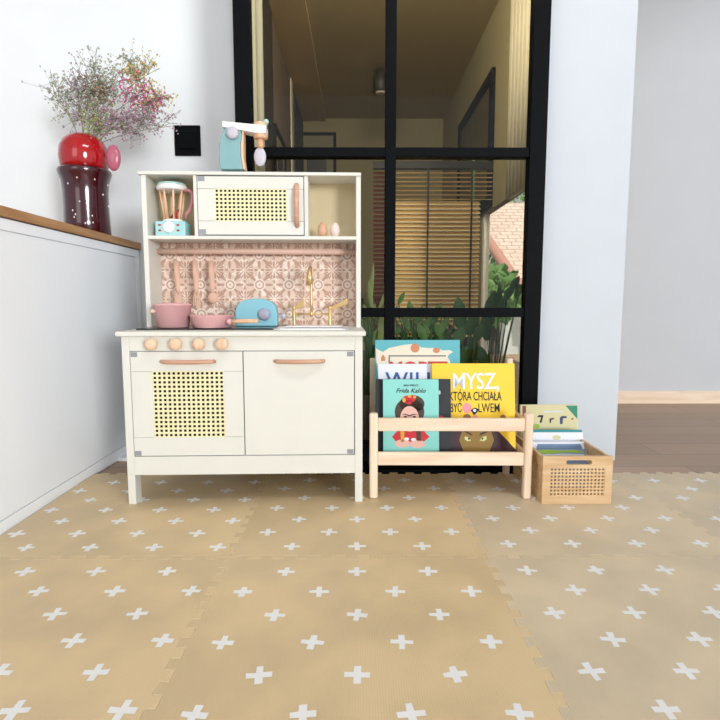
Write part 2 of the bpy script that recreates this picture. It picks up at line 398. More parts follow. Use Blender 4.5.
# carcass
cc = MB()
cc.box(-.3385, -.317, 0, D, .087, .490).box(.321, .343, 0, D, .087, .490)
cc.box(-.317, .321, 0, .014, .087, .142).box(-.317, .321, .0, .014, .4485, .490)
cc.box(-.317, .321, .014, D, .13, .142).box(-.317, .321, D-.006, D, .142, .49).box(-.006, .006, .02, D-.006, .142, .45)
cc.obj('carcass', 'cream', kit, .001)
kb('worktop', 'cream', -.350, .352, -.012, D+.002, .4905, .504, bevel=.002)
# doors
def cane(x0, x1, z0, z1, nx, nz, y, parent, hole=.555):
    m = MB(); px = (x1-x0)/nx; pz = (z1-z0)/nz; w = px*(1-hole); h = pz*(1-hole)
    for i in range(nx+1):
        c_ = x0+px*i; m.box(max(x0, c_-w/2), min(x1, c_+w/2), y, y+.002, z0, z1)
    for i in range(nz+1):
        c_ = z0+pz*i; m.box(x0, x1, y-.0007, y+.0015, max(z0, c_-h/2), min(z1, c_+h/2))
    return m.obj('cane_panel', 'cane', parent)
def arch_handle(parent, x0, x1, z, y, vertical=False, r=.0078):
    pts = []; L = x1-x0
    for i in range(13):
        t = i/12; d = -.022*math.sin(PI*min(1, max(0, (t*1.0)))) ** .5 if 0 < t < 1 else 0
        pts.append((x0+L*t, y+.001+d, z))
    if vertical: pts = [(z, p[1], p[0]) for p in pts]
    return MB().tube(pts, [r*.9]+[r]*11+[r*.9], 10, .8 if not vertical else 1).obj('handle', 'copper', parent)
def hinge_plate(parent, x, z, w=.019, h=.014, y=-.0012):
    return B('hinge_cover', 'hinge', (x-w/2, x+w/2, y, y+.004, z-h/2, z+h/2), parent, .0006)
kb('door_seam', 'gap', -.317, .321, .004, .012, .1415, .449, bevel=0)
# oven door
x0, x1, z0, z1 = -.3150, .0005, .1445, .4465
cx0, cx1, cz0, cz1 = -.2560, -.0540, .1985, .3905
od = empty('oven_door', (0, 0, 0)); od.parent = kit
m = MB().box(x0, x1, -.001, .0035, cz1, z1).box(x0, x1, -.001, .0035, z0, cz0).box(x0, cx0, -.001, .0035, cz0+.0008, cz1-.0008).box(cx1, x1, -.001, .0035, cz0+.0008, cz1-.0008)
m.obj('frame', 'cream', od, .0007)
cane(cx0, cx1, cz0, cz1, 15, 15, .0008, od, .555)
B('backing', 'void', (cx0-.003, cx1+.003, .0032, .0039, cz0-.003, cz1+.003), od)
arch_handle(od, -.228, -.078, .4185, -.001)
hinge_plate(od, -.3045, .4385); hinge_plate(od, -.3045, .1525)
# right door
rd = empty('cupboard_door', (0, 0, 0)); rd.parent = kit
B('door_leaf', 'cream', (.0035, .3185, -.001, .0035, z0, z1), rd, .0007)
arch_handle(rd, .093, .232, .4185, -.001)
hinge_plate(rd, .3075, .4385); hinge_plate(rd, .3075, .1525)
def kl(px, py, y):       # pixel -> kitchen local point at local depth y
    o = KM.inverted() @ Vector((0, 0, CAMZ)); w = KM.inverted() @ at(px, py, 2.); d = w-o
    return o+d*((y-o.y)/d.y)
# knobs
for px in (150.8, 175.2, 198.5, 222):
    q = kl(px, 343.5, -.02)
    MB().lathe([(.006, 0), (.007, .006), (.0155, .008), (.0172, .012), (.0165, .026), (.013, .031), (.005, .032)], (0, 0, 0), 28, T((q.x, 0, .469)) @ Matrix.Rotation(PI/2, 4, 'X')).obj('knob', 'knob', kit)
# hob and sink
hob = kb('hob', 'hob', -.325, .078, .075, .318, .504, .5085, bevel=.0015)
sk = MB()
sx0, sx1, sy0, sy1 = .083, .305, .06, .318
sk.box(sx0, sx1, sy0, sy0+.018, .504, .5085).box(sx0, sx1, sy1-.07, sy1, .504, .5085).box(sx0, sx0+.018, sy0, sy1, .504, .5085).box(sx1-.018, sx1, sy0, sy1, .504, .5085)
sk.obj('sink', 'sink', kit, .001)
B('basin', 'greyl', (sx0+.018, sx1-.018, sy0+.018, sy1-.07, .504, .5046), kit)
# faucet
fy = .275
fc = empty('faucet', (0, 0, 0)); fc.parent = kit
zL = kl(294, 308, fy); zR = kl(329.8, 308, fy); zC = kl(311.5, 314, fy)
m = MB()
for q in (zL, zR): m.lathe([(.0065, 0), (.0058, .004), (.0058, .046), (.0045, .049), (.0045, .052), (.0062, .056), (.0055, .064), (.002, .067)], (q.x, fy, .5085), 20)
m.cyl((zL.x, fy, zC.z), (zR.x, fy, zC.z), .0028, 12).lathe([(.003, -.010), (.0052, -.006), (.0062, 0), (.0052, .006), (.003, .012)], (zC.x, fy, zC.z), 20)
m.obj('bridge', 'gold', fc)
zt = kl(311, 268, fy).z
pts = [(zC.x, fy, zC.z)]; pts += [(zC.x, fy, zC.z+(zt-.014-zC.z)*i/4) for i in range(1, 5)]
pts += [(zC.x-.0005, fy-.03+.03*math.cos(a), zt-.014+.014*math.sin(a)) for a in (R(30), R(60), R(90), R(120), R(150))]
pts += [(zC.x-.001, fy-.066, zt-.022), (zC.x-.0015, fy-.074, zt-.055)]
MB().tube(pts, [.0042]*5+[.0046, .005, .0055, .006, .0066, .0082, .0115], 16).obj('spout', 'gold', fc)
for L_ in ([(294.3, 307.5), (304.2, 297.8), (304.6, 307), (297, 309)], [(330, 307.5), (346.5, 298.6), (348, 304), (335, 309), (330.5, 309.5)]):
    MB().prism([(kl(a_, b2, fy).x, kl(a_, b2, fy).z) for a_, b2 in L_], fy-.005, fy+.004).obj('lever', 'gold', fc, .0012)
# splashback and upper unit
UY = .225; UB = .345; ZS0, ZS1, ZT = .7855, .7965, .994
kb('splashback', 'tile', -.33, .33, UB-.004, UB, .504, ZS0, bevel=0)
kb('side_panel', 'cream', -.3455, -.3305, UY, UB, .504, ZT-.0105, bevel=.001); kb('side_panel', 'cream', .3305, .3455, UY, UB, .504, ZT-.0105, bevel=.001)
kb('shelf_board', 'cream', -.3305, .3305, UY, UB, ZS0, ZS1)
kb('top_board', 'cream', -.3535, .346, UY-.006, UB+.002, ZT-.0105, ZT, bevel=.0015)
kb('divider', 'cream', -.1835, -.1725, UY+.001, UB-.004, ZS1, ZT-.0105); kb('divider', 'cream', .1655, .1775, UY+.001, UB-.004, ZS1, ZT-.0105)
kb('back_board', 'cream_in', -.3305, .3305, UB-.004, UB, ZS1, ZT-.0105, bevel=0)
# rail for utensils
RZ = kl(200, 251.5, .315).z
MB().cyl((-.330, .31, RZ), (.330, .31, RZ), .0098, 20).obj('utensil_rail', 'rail', kit)
# microwave
mw = empty('microwave_door', (0, 0, 0)); mw.parent = kit
mx0, mx1, mz0, mz1 = -.1695, .1630, ZS1+.0035, ZT-.0140
B('surround', 'gap', (-.1722, .1652, UY+.003, UY+.007, ZS1, ZT-.011), mw)
a = kl(214.5, 188.7, UY); b_ = kl(287, 221.5, UY)
ax0, ax1, az0, az1 = a.x, b_.x, b_.z, a.z
m = MB().box(mx0, mx1, UY-.002, UY+.0028, az1, mz1).box(mx0, mx1, UY-.002, UY+.0028, mz0, az0).box(mx0, ax0, UY-.002, UY+.0028, az0+.0008, az1-.0008).box(ax1, mx1, UY-.002, UY+.0028, az0+.0008, az1-.0008)
m.obj('frame', 'cream', mw, .0007)
cane(ax0, ax1, az0, az1, 17, 8, UY, mw, .555)
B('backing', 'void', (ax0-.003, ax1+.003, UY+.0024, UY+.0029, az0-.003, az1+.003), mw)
h0 = kl(297, 226, UY-.01); h1 = kl(297, 184, UY-.01)
arch_handle(mw, h0.z, h1.z, h0.x, UY-.002, True, .0078)
hinge_plate(mw, mx0+.012, mz1-.008, .022, .015, UY-.0022); hinge_plate(mw, mx0+.012, mz0+.009, .022, .015, UY-.0022)

# ------------------------------------------------------------------ toys on / in the kitchen
TOPZ = .5085
def kthing(name, x, y, z, label, cat, group=None, rz=0):
    return empty(name, K(x, y, z), KR+rz, label, cat, group)
# pot
q = kl(173, 320, .145)
pot = kthing('toy_pot', q.x, .145, TOPZ+.0005, 'tall dusty pink toy pot standing at the left of the black hob', 'toy pot')
MB().lathe([(.045, 0), (.048, .002), (.0555, .066), (.0575, .067), (.0575, .071), (.054, .071), (.046, .004)], n=40).obj('body', 'pink', pot)
MB().lathe([(.05, 0), (.0545, .0), (.0545, .004), (.02, .0075), (.004, .008)], (0, 0, .0675), 40).obj('lid', 'pink', pot)
for s in (-1, 1):
    MB().cyl((s*.040, s*.028, .05), (s*.047, s*.036, .05), .005, 16).ball((s*.048, s*.037, .05), .0068).obj('handle', 'rail', pot)
# pan
q = kl(212, 320, .13)
pan = kthing('toy_frying_pan', q.x, .13, TOPZ+.0005, 'low pink toy frying pan with a pale wooden handle beside the tall pot', 'toy pan')
MB().lathe([(.054, 0), (.058, .002), (.065, .034), (.0665, .0355), (.0665, .037), (.062, .037), (.056, .004)], n=44).obj('body', 'pink', pan)
MB().cyl((.052, -.036, .018), (.066, -.046, .020), .006, 14).ball((.062, -.043, .019), .0095, seg=16).obj('joint', 'pink', pan)
MB().tube([(.070, -.047, .020), (.105, -.056, .021), (.150, -.066, .022)], [.0055, .0066, .0058], 14).obj('handle', 'peach', pan)
# toaster
q = kl(257.5, 320, .235)
to = kthing('toy_toaster', q.x, .235, TOPZ+.0005, 'sky blue arched toy toaster with a lilac grey dial', 'toy toaster')
w = .066; hh = .088
pr = [(-w, 0), (w, 0), (w, .05)]+[(w-.006, .066), (w-.018, .078), (w-.036, .0855), (0, hh+.001), (-w+.036, .0855), (-w+.018, .078), (-w+.006, .066)]+[(-w, .05)]
MB().prism(pr, -.03, .03).obj('body', 'blue', to, .004, 3)
MB().lathe([(.020, 0), (.019, .006), (.014, .010), (.004, .011)], n=28, Mx=T((.026, -.030, .038)) @ Matrix.Rotation(PI/2, 4, 'X')).obj('dial', 'greyball', to)
MB().cyl((.066, 0, .032), (.082, 0, .032), .0035, 12).ball((.085, 0, .032), .009, seg=16).obj('lever', 'greyl', to)
# utensils hanging on the rail
def hang(px0, px1, kind, label):
    q = kl(px0, 262, .30); r0 = kl(px1, 262, .30)
    u = kthing('wooden_utensil', q.x, .298, 0, label, 'toy utensil', 'utensils hanging on the splashback rail')
    zt_ = q.z+.004; m = MB()
    m.tube([(0, 0, zt_), (.001, 0, zt_-.04), (.002, 0, zt_-.09), (.003, 0, zt_-.115)], [.0085, .0095, .0078, .006], 12, .35)
    m.obj('handle', 'utensil', u)
    MB().tube([(0, .0, zt_-.004), (0, .004, RZ+.004), (0, .012, RZ+.0105), (0, .02, RZ+.004)], .0015, 8).obj('hook', 'utensil', u)
    zb = zt_-.112
    if kind == 'spatula': MB().prism([(-.008, zb+.006), (.012, zb+.006), (.018, zb-.03), (-.012, zb-.03)], -.002, .002).obj('blade', 'utensil', u, .001)
    elif kind == 'fork':
        m = MB().prism([(-.005, zb+.006), (.009, zb+.006), (.0155, zb-.008), (-.0095, zb-.008)], -.002, .002)
        for i in range(4): m.box(-.0095+i*.0068, -.0095+i*.0068+.0042, -.002, .002, zb-.04, zb-.007)
        m.obj('head', 'utensil', u)
    else: MB().ball((.003, 0, zb-.012), .017, (1, .35, 1.1)).obj('bowl', 'utensil', u)
hang(176.5, 179, 'spatula', 'leftmost wooden utensil hanging on the rail, behind the tall pink pot')
hang(195, 197, 'fork', 'middle wooden utensil hanging on the rail, slotted server with tines')
hang(211, 212, 'spoon', 'rightmost wooden utensil hanging on the rail, round spoon above the pan')
# blender toy
q = kl(170, 234, .24)
bl = kthing('toy_blender', q.x, .278, ZS1+.0005, 'pale aqua toy blender with wooden rod jug in the left cubby', 'toy blender')
B('base', 'aqua', (-.048, .048, -.034, .034, 0, .048), bl, .003)
MB().lathe([(.0185, 0), (.0185, .003), (.014, .0045)], n=28, Mx=T((-.004, -.034, .0285)) @ Matrix.Rotation(PI/2, 4, 'X')).ball((-.004, -.0385, .0225), .0022, seg=8).obj('dial', 'white', bl)
for sx in (-1, 1):
    for z in (.018, .035): MB().ball((-.004+sx*.029, -.0345, z), .0055, (1, .35, .55), 12).obj('button', 'red', bl)
MB().lathe([(.032, 0), (.033, .002), (.03, .007), (.026, .008)], (0, 0, .048), 36).obj('collar', 'white', bl)
for i in range(8):
    a = R(22+45*i); MB().cyl((.0245*math.cos(a), .0245*math.sin(a), .055), (.039*math.cos(a), .039*math.sin(a), .150), .0033, 10).obj('rod', 'peach', bl)
MB().lathe([(.044, 0), (.0475, .002), (.0475, .012), (.045, .016)], (0, 0, .147), 40).obj('lid', 'white', bl)
MB().lathe([(.0445, 0), (.044, .006), (.03, .0095), (.004, .010)], (0, 0, .163), 40).obj('lid_top', 'mint', bl)
MB().tube([(.036, -.01, .146), (.058, -.014, .148), (.070, -.016, .138), (.068, -.016, .105), (.058, -.014, .082), (.048, -.012, .076), (.044, -.01, .060)], [.005, .0055, .006, .006, .006, .006, .005], 12).obj('handle', 'mauve', bl)
MB().ball((.006, -.004, .066), .010, seg=12).cyl((-.006, -.006, .062), (.026, .0, .092), .003, 8).obj('blade', 'red', bl)
# eggs
for px, mm, lab in ((322.5, 'eggb', 'brown wooden egg standing in the right cubby'), (335, 'eggw', 'pale blush wooden egg standing in the right cubby')):
    q = kl(px, 234, .262)
    o = MB().lathe([(.0015, 0), (.009, .0015), (.0138, .009), (.0162, .019), (.0155, .029), (.012, .039), (.0065, .0455), (.001, .0475)], n=24).obj('toy_egg', mm)
    o.location = K(q.x, .262, ZS1+.0005); o.rotation_euler.z = KR
    tag(o, lab, 'toy egg', 'wooden eggs in the right cubby')
# mixer on top
q = kl(233, 171, .285)
mx_ = kthing('toy_stand_mixer', q.x, .285, ZT+.0005, 'teal and white toy stand mixer standing on top of the toy kitchen', 'toy mixer')
px = lambda x, y: (kl(x, y, .285).x-q.x, max(.004, kl(x, y+1.0, .285).z-ZT))
B('foot', 'white', (px(222, 0)[0], px(272, 0)[0], -.034, .034, 0, .0055), mx_, .002)
body = [px(221.5, 170), px(220.3, 158), px(220.5, 146), px(223, 136), px(227, 128.5), px(241, 128.5), px(243, 136), px(241.5, 146), px(242, 158), px(244, 170)]
MB().prism(body, -.022, .022).obj('body', 'teal', mx_, .003, 3)
MB().prism([px(244.3, 170), px(242.3, 158), px(241.8, 146), px(243.3, 136), px(243, 129), px(244.5, 130), px(244.6, 146), px(244.6, 158), px(246.4, 170)], -.0205, .0205).obj('back_edge', 'peach', mx_, .001)
arm = [px(223.5, 128.3), px(223.5, 122.6), px(267, 126.8), px(267, 134.5), px(258, 134.5)]
MB().prism(arm, -.025, .025).obj('arm', 'white', mx_, .002)
c1 = px(234, 134.5)
MB().lathe([(.0195, 0), (.019, .005), (.006, .007)], n=28, Mx=T((c1[0], -.0255, c1[1])) @ Matrix.Rotation(PI/2, 4, 'X')).obj('hinge_disc', 'greyl', mx_)
c2 = px(260.5, 130)
MB().lathe([(.019, -.026), (.0225, -.024), (.0225, -.012), (.0215, -.0105)], (c2[0], 0, c2[1]), 30).obj('head_ring', 'peach', mx_)
MB().lathe([(.0215, 0), (.0215, .019), (.0195, .0205)], (c2[0], 0, c2[1]+.004), 30).obj('head_cap', 'peach', mx_)
c3 = px(266.3, 121.5); MB().ball((c3[0], -.004, c3[1]), .009, seg=16).cyl((c3[0], -.004, c3[1]-.018), (c3[0], -.004, c3[1]), .003, 8).obj('speed_knob', 'mint', mx_)
c4 = px(260.5, 147); c5 = px(260, 156)
MB().cyl((c4[0], 0, c2[1]-.02), (c4[0], 0, c4[1]-.002), .0095, 18).obj('shaft', 'peach', mx_)
MB().ball((c5[0], 0, c5[1]), .020, (1, .35, 1.5), 20).obj('beater', 'greyl', mx_)

# ------------------------------------------------------------------ vase and dried flowers
vc = Vector((-1.012, 2.08, .83))
vz = empty('vase', vc, 0, 'dark red glass vase with domed bright red top on the oak worktop', 'vase')
MB().lathe([(.078, 0), (.082, .004), (.080, .05), (.078, .10), (.078, .16), (.082, .20), (.090, .222), (.0935, .235), (.090, .243)], n=48).obj('body', 'vase', vz)
MB().lathe([(.078, .243), (.083, .26), (.086, .29), (.083, .32), (.070, .347), (.05, .364), (.04, .366), (.038, .36)], n=48).obj('dome', 'vasetop', vz)
m = MB()
rg = random.Random(2)
for i in range(18):
    a = rg.uniform(-PI, 0.2); z = rg.uniform(.01, .2); m.ball((.0815*math.cos(a), .0815*math.sin(a), z), .0026, (1, 1, 1.4), 8)
m.obj('speckle', 'white', vz)['kind'] = 'stuff'
hp = at(113.5, 158, 2.03)-vc
MB().ball(hp, .042, (.62, .35, 1.1), 24).obj('handle', 'petal', vz)['label'] = 'round pink handle'
cols = {'sage': (166, 172, 152), 'ochre': (196, 176, 108), 'pinkb': (212, 92, 148), 'mauveb': (172, 132, 154), 'olive': (160, 176, 100), 'rust': (158, 122, 104), 'lilac': (176, 156, 172)}
for k_, v_ in cols.items(): flat('bloom_'+k_, *v_, .8)
def spray(px, py, col, seed, label, spread=.10, n=7, tmin=.35, Y=2.06):
    r_ = random.Random(seed)
    mouth = vc+Vector((r_.uniform(-.02, .025), r_.uniform(-.02, .02), .36))
    root = empty('dried_flower_stem', mouth, 0, label, 'dried flower', 'dried flower stems in the red vase')
    tip = at(px, py, Y)-mouth; st = MB(); bl_ = MB()
    def bez(a, b, c, n_=7): return [a*(1-t)**2+b*2*t*(1-t)+c*t*t for t in [i/n_ for i in range(n_+1)]]
    mid = Vector((tip.x*.35, tip.y*.5, tip.z*.62)); P0 = bez(Vector((0, 0, -.05)), mid, tip, 9)
    st.tube(P0, [.0018-.0001*i for i in range(10)], 5)
    def blob(p, s):
        g = bmesh.ops.create_icosphere(bl_.bm, subdivisions=1, radius=s)
        e = Euler((r_.random()*6, r_.random()*6, 0)).to_matrix()
        for v in g['verts']: v.co = e @ Vector((v.co.x, v.co.y*.7, v.co.z*.55))+p
    for i in range(n*2):
        t = r_.uniform(tmin, 1); base = P0[min(9, int(t*9))]
        e = base+Vector((r_.gauss(0, spread*.55), r_.gauss(0, .028), r_.uniform(-.25, 1)*spread))
        e.y = max(-.14, min(.16, e.y))
        Q = bez(base, (base+e)/2+Vector((0, 0, .012)), e, 4); st.tube(Q, .0008, 4)
        for j in range(7):
            f = Q[r_.randint(1, 4)]+Vector((r_.gauss(0, .02), r_.gauss(0, .012), r_.gauss(0.004, .02)))
            f.y = max(-.16, min(.19, f.y))
            st.tube([Q[r_.randint(1, 3)], f], .0005, 3)
            for k2 in range(2): blob(f+Vector((r_.gauss(0, .004), r_.gauss(0, .004), r_.gauss(0, .004))), r_.uniform(.003, .0054))
    st.obj('stem', 'stem', root); bl_.obj('blossoms', 'bloom_'+col, root)['kind'] = 'stuff'
spray(98, 66, 'sage', 1, 'tall sage green dried spray at the left of the bouquet', .09, 9)
spray(104, 92, 'rust', 2, 'rusty brown dried spray low at the left of the bouquet', .08, 9)
spray(118, 80, 'sage', 13, 'sage dried spray in the middle of the bouquet', .08, 10)
spray(136, 58, 'sage', 3, 'sage green dried spray with the highest tip of the bouquet', .07, 10, .5)
spray(160, 68, 'ochre', 4, 'ochre yellow dried spray at the upper right of the bouquet', .05, 9, .8)
spray(146, 92, 'pinkb', 5, 'bright pink dried spray in the middle right of the bouquet', .038, 6, .85)
spray(162, 104, 'pinkb', 6, 'bright pink dried spray drooping at the right of the bouquet', .038, 6, .85)
spray(158, 118, 'mauveb', 7, 'mauve dried spray below the pink blossoms', .08, 11, .45)
spray(174, 126, 'lilac', 8, 'lilac dried spray reaching farthest right towards the light switch', .07, 10, .55)
spray(118, 118, 'olive', 9, 'fresh green spray low in the bouquet', .04, 6)
spray(75, 75, 'lilac', 10, 'pale lilac dried spray leaning left over the cabinet', .09, 9)
spray(50, 92, 'sage', 11, 'sage dried spray leaning farthest left', .09, 8)
spray(172, 96, 'ochre', 14, 'small ochre dried spray behind the drooping pink one', .04, 5, .8)

# ------------------------------------------------------------------ front facing book rack
RK = empty('book_rack', (.2785, 1.562, 0), R(-.9), 'low birch front-facing book rack beside the toy kitchen', 'book rack')
hx = .2292
def rb_(name, m, *d, bevel=.003): return B(name, m, d, RK, bevel)
for s in (-1, 1):
    rb_('post', 'birchz', s*hx-.0125, s*hx+.0125, 0, .025, 0, .260, bevel=.006)
    rb_('post', 'birchz', s*hx-.010, s*hx+.010, .235, .258, 0, .398)
    rb_('side_rail', 'birchy', s*hx-.008, s*hx+.008, .025, .235, .205, .235); rb_('side_rail', 'birchy', s*hx-.008, s*hx+.008, .025, .235, .102, .135)
rb_('front_rail', 'birch', -hx+.0125, hx-.0125, .004, .018, .206, .245); rb_('front_rail', 'birch', -hx+.0125, hx-.0125, .004, .018, .102, .142)
rb_('back_rail', 'birch', -hx+.011, hx-.011, .24, .254, .335, .37); rb_('back_rail', 'birch', -hx+.011, hx-.011, .24, .254, .2, .235)
for i in range(4): rb_('shelf_slat', 'birch', -hx+.009, hx-.009, .022+i*.052, .06+i*.052, .1, .109, bevel=.001)

flat('c_aqua', 140, 214, 206); flat('c_black', 34, 38, 44); flat('c_yellow', 252, 210, 56); flat('c_white', 236, 238, 248)
flat('c_tealblue', 96, 178, 190); flat('c_cream', 232, 222, 202); flat('c_blue', 52, 92, 160); flat('c_red', 200, 66, 56); flat('c_orange', 204, 134, 98)
flat('c_skin', 236, 184, 170); flat('c_hair', 70, 54, 40); flat('c_ink', 30, 28, 28); flat('c_crimson', 208, 36, 50); flat('c_mane', 66, 38, 46); flat('c_face', 146, 116, 48)
flat('c_eye', 216, 218, 150); flat('c_pinkear', 236, 150, 164); flat('c_gold', 220, 170, 60); flat('c_khaki', 214, 206, 160); flat('c_green', 22, 132, 100); flat('c_lgreen', 150, 186, 60)
flat('c_teal2', 30, 140, 146); flat('c_slate', 122, 146, 178); flat('c_navy', 40, 54, 100); flat('c_grey', 120, 124, 126); flat('c_coral', 226, 128, 112); flat('c_pale', 206, 216, 226)
flat('c_brown', 150, 104, 70); flat('c_bark', 120, 66, 36)
def book(X, Y, Z, w, h, th, tilt, rz, cover, label, group, name='picture_book'):
    """standing book: local x across, z up, front cover at y=0; tilt leans it back"""
    b = empty(name, (X, Y, Z), 0, label, 'book', group); b.rotation_euler = (-tilt, 0, rz)
    m = MB().box(-w/2, w/2, 0, .002, 0, h).box(-w/2, w/2, th-.002, th, 0, h).box(-w/2, -w/2+.002, .002, th-.002, 0, h)
    m.obj('cover', cover, b, .0006)
    B('pages', 'paper', (-w/2+.002, w/2-.003, .002, th-.002, .002, h-.003), b)
    return b
def art(b, name, m, polys, lev=0):
    for p in polys:
        MB().prism(p, -.0004-lev*.0003, .0002).obj(name, m, b)
def wpos(px, Y): return at(px, 400, Y).x
G1 = 'picture books in the birch rack'
tl = R(9); Z0 = .1095
# cover coordinates from the photo: x from px at cover depth, z along the tilted cover
def cov(px, py, b_y, X, tlt=tl):
    o = Vector((0, 0, CAMZ)); d = at(px, py, 1.)-o
    nrm = Vector((0, -math.cos(tlt), math.sin(tlt))); p0 = Vector((X, b_y, Z0))
    t = (p0-o).dot(nrm)/d.dot(nrm); p = o+d*t-p0
    return (p.x, p.y*math.sin(tlt)+p.z*math.cos(tlt))
def mkbook(xl, xr, ytop, Yb, th, cover, label, name='picture_book'):
    xm = (xl+xr)/2; X = at(xm, 420, Yb+.02).x
    for _ in range(4):
        a = cov(xl, ytop, Yb, X); b_ = cov(xr, ytop, Yb, X); X += (a[0]+b_[0])/2
    w = b_[0]-a[0]; b = book(X, Yb, Z0, w, a[1], th, tl, 0, cover, label, G1, name)
    return b, (lambda x, y: cov(x, y, Yb, X))
# teal portrait book (front)
bk, c = mkbook(383, 438.6, 379.3, 1.602, .012, 'c_aqua', 'aqua picture book with a portrait of a woman wearing flowers, foremost at the left')
def P_(c, L): return [c(*p) for p in L]
def ell(c, cx, cy, rx, ry, n=22, a0=0, a1=360): return [c(cx+rx*math.cos(R(a0+(a1-a0)*i/n)), cy-ry*math.sin(R(a0+(a1-a0)*i/n))) for i in range(n)]
art(bk, 'illustration_hair', 'c_hair', [ell(c, 409.5, 412, 14.8, 14.5), ell(c, 412, 404, 12.5, 9)])
art(bk, 'illustration_face', 'c_skin', [ell(c, 409.5, 419, 9.5, 13)], 1)
art(bk, 'illustration_flower', 'c_crimson', [ell(c, 406, 399.5, 3.8, 3.8, 12), ell(c, 412, 398.5, 3.6, 3.6, 12), ell(c, 409, 402, 3.2, 2.4, 12)], 2)
art(bk, 'illustration_petal', 'c_gold', [ell(c, 404, 400, 1.8, 2.4, 10), ell(c, 409.5, 396.3, 1.8, 1.5, 10), ell(c, 414.6, 397, 1.5, 1.5, 10)], 3)
art(bk, 'illustration_brow', 'c_ink', [P_(c, [(401.5, 414.8), (405, 413.6), (409.5, 415.2), (414, 413.6), (418, 414.8), (414, 414.6), (409.5, 416.4), (405, 414.6)]), ell(c, 405.3, 416.8, 1.8, .9, 10), ell(c, 414.3, 416.8, 1.8, .9, 10)], 2)
art(bk, 'illustration_dress', 'c_crimson', [P_(c, [(397, 431), (404, 424), (416, 424), (424, 431), (429.5, 437), (424, 441.5), (409, 443), (396, 441.5), (392, 437)])], 1)
art(bk, 'illustration_braid', 'c_gold', [P_(c, [(400.5, 431), (404.5, 431), (404, 442), (401, 442)])], 2)
art(bk, 'illustration_shawl', 'c_hair', [P_(c, [(416, 431), (421, 431), (421, 441), (417, 441)])], 2)
art(bk, 'illustration_arm', 'c_skin', [ell(c, 402.5, 443.5, 8, 4, 16), ell(c, 417.5, 444, 8, 4, 16)], 2)
art(bk, 'illustration_hand', 'c_white', [ell(c, 406.5, 439, 2.6, 1.6, 10), ell(c, 413.5, 439.5, 2.6, 1.6, 10)], 3)
def ctext(bk, c, s, x, y, size, m, **kw):
    p = c(x, y); return text('title', s, size, m, bk, T((p[0], -.0008, p[1])), **kw)
ctext(bk, c, 'MALI WIELCY', 411, 385.4, .0075, 'c_ink', bold=.0001)
ctext(bk, c, 'Frida Kahlo', 410.5, 390.8, .0195, 'c_ink', shear=.35, bold=.0001)
# black book
bk, c = mkbook(375.8, 450.6, 379, 1.622, .012, 'c_black', 'black picture book mostly hidden behind the aqua portrait book')
art(bk, 'illustration_moon', 'c_pale', [ell(c, 439.6, 392.5, 1, 2.2, 10)])
art(bk, 'illustration_flower', 'c_crimson', [ell(c, 441, 417, 2.2, 1.6, 10)])
# yellow book
bk, c = mkbook(432, 514.5, 363.4, 1.646, .014, 'c_yellow', 'yellow picture book with white title and brown lion face in the rack')
ctext(bk, c, 'MYSZ,', 475.5, 382, .072, 'c_white', bold=.0006, sx=.80, space=.95)
ctext(bk, c, 'KTÓRA CHCIAŁA', 475.2, 396.6, .039, 'c_ink', bold=.0003, sx=.54)
ctext(bk, c, 'BYĆ', 456, 408.3, .039, 'c_ink', bold=.0003, sx=.52)
ctext(bk, c, 'LWEM', 489, 408.3, .040, 'c_ink', bold=.0001, sx=.62)
art(bk, 'illustration_mane', 'c_mane', [P_(c, [(449, 440), (452, 428), (466, 421), (485, 421), (497, 430), (508, 441), (517.5, 452), (520, 462), (449, 462)])])
art(bk, 'illustration_ear', 'c_brown', [ell(c, 467, 417.6, 4, 3.6, 12), ell(c, 503, 417.6, 3, 3, 12)])
art(bk, 'illustration_face', 'c_face', [P_(c, [(459, 440), (462, 431), (470, 428), (476, 430), (483, 428), (491, 431), (494, 440), (490, 450), (488, 462), (466, 462), (463, 450)])], 1)
art(bk, 'illustration_brow', 'c_mane', [P_(c, [(463.5, 431.5), (472.5, 436), (471, 433.2), (464, 429.8)]), P_(c, [(490, 431), (479, 436), (480.5, 433.2), (489, 429.4)])], 2)
art(bk, 'illustration_eye', 'c_eye', [P_(c, [(464.5, 436.5), (468, 437), (471, 440.5), (467.5, 441.3), (464.8, 439.5)]), P_(c, [(486.5, 436), (482, 437), (479.5, 440.5), (483.5, 441.3), (486.5, 439.5)])], 2)
art(bk, 'illustration_pupil', 'c_ink', [ell(c, 468.8, 438.6, .9, 1.2, 8), ell(c, 482.3, 438.6, .9, 1.2, 8)], 3)
art(bk, 'illustration_mouse_ear', 'c_pinkear', [ell(c, 467, 408, 4.6, 5), P_(c, [(472, 417), (475, 414), (478, 418)])], 1)
art(bk, 'illustration_mouse', 'c_ink', [P_(c, [(470.5, 410), (475, 407.5), (479.5, 409.5), (476, 413.5), (474, 415.5)])], 1)
art(bk, 'illustration_mouse_nose', 'c_white', [ell(c, 474.6, 410.4, 1.6, 1.5, 10)], 2)
# white book with blue letters
bk, c = mkbook(378.2, 434.5, 363.8, 1.668, .008, 'c_white', 'white picture book with big blue title letters, behind the black book')
ctext(bk, c, 'WILL', 411, 380.5, .066, 'c_blue', bold=.0009, sx=1.02, space=1.08)
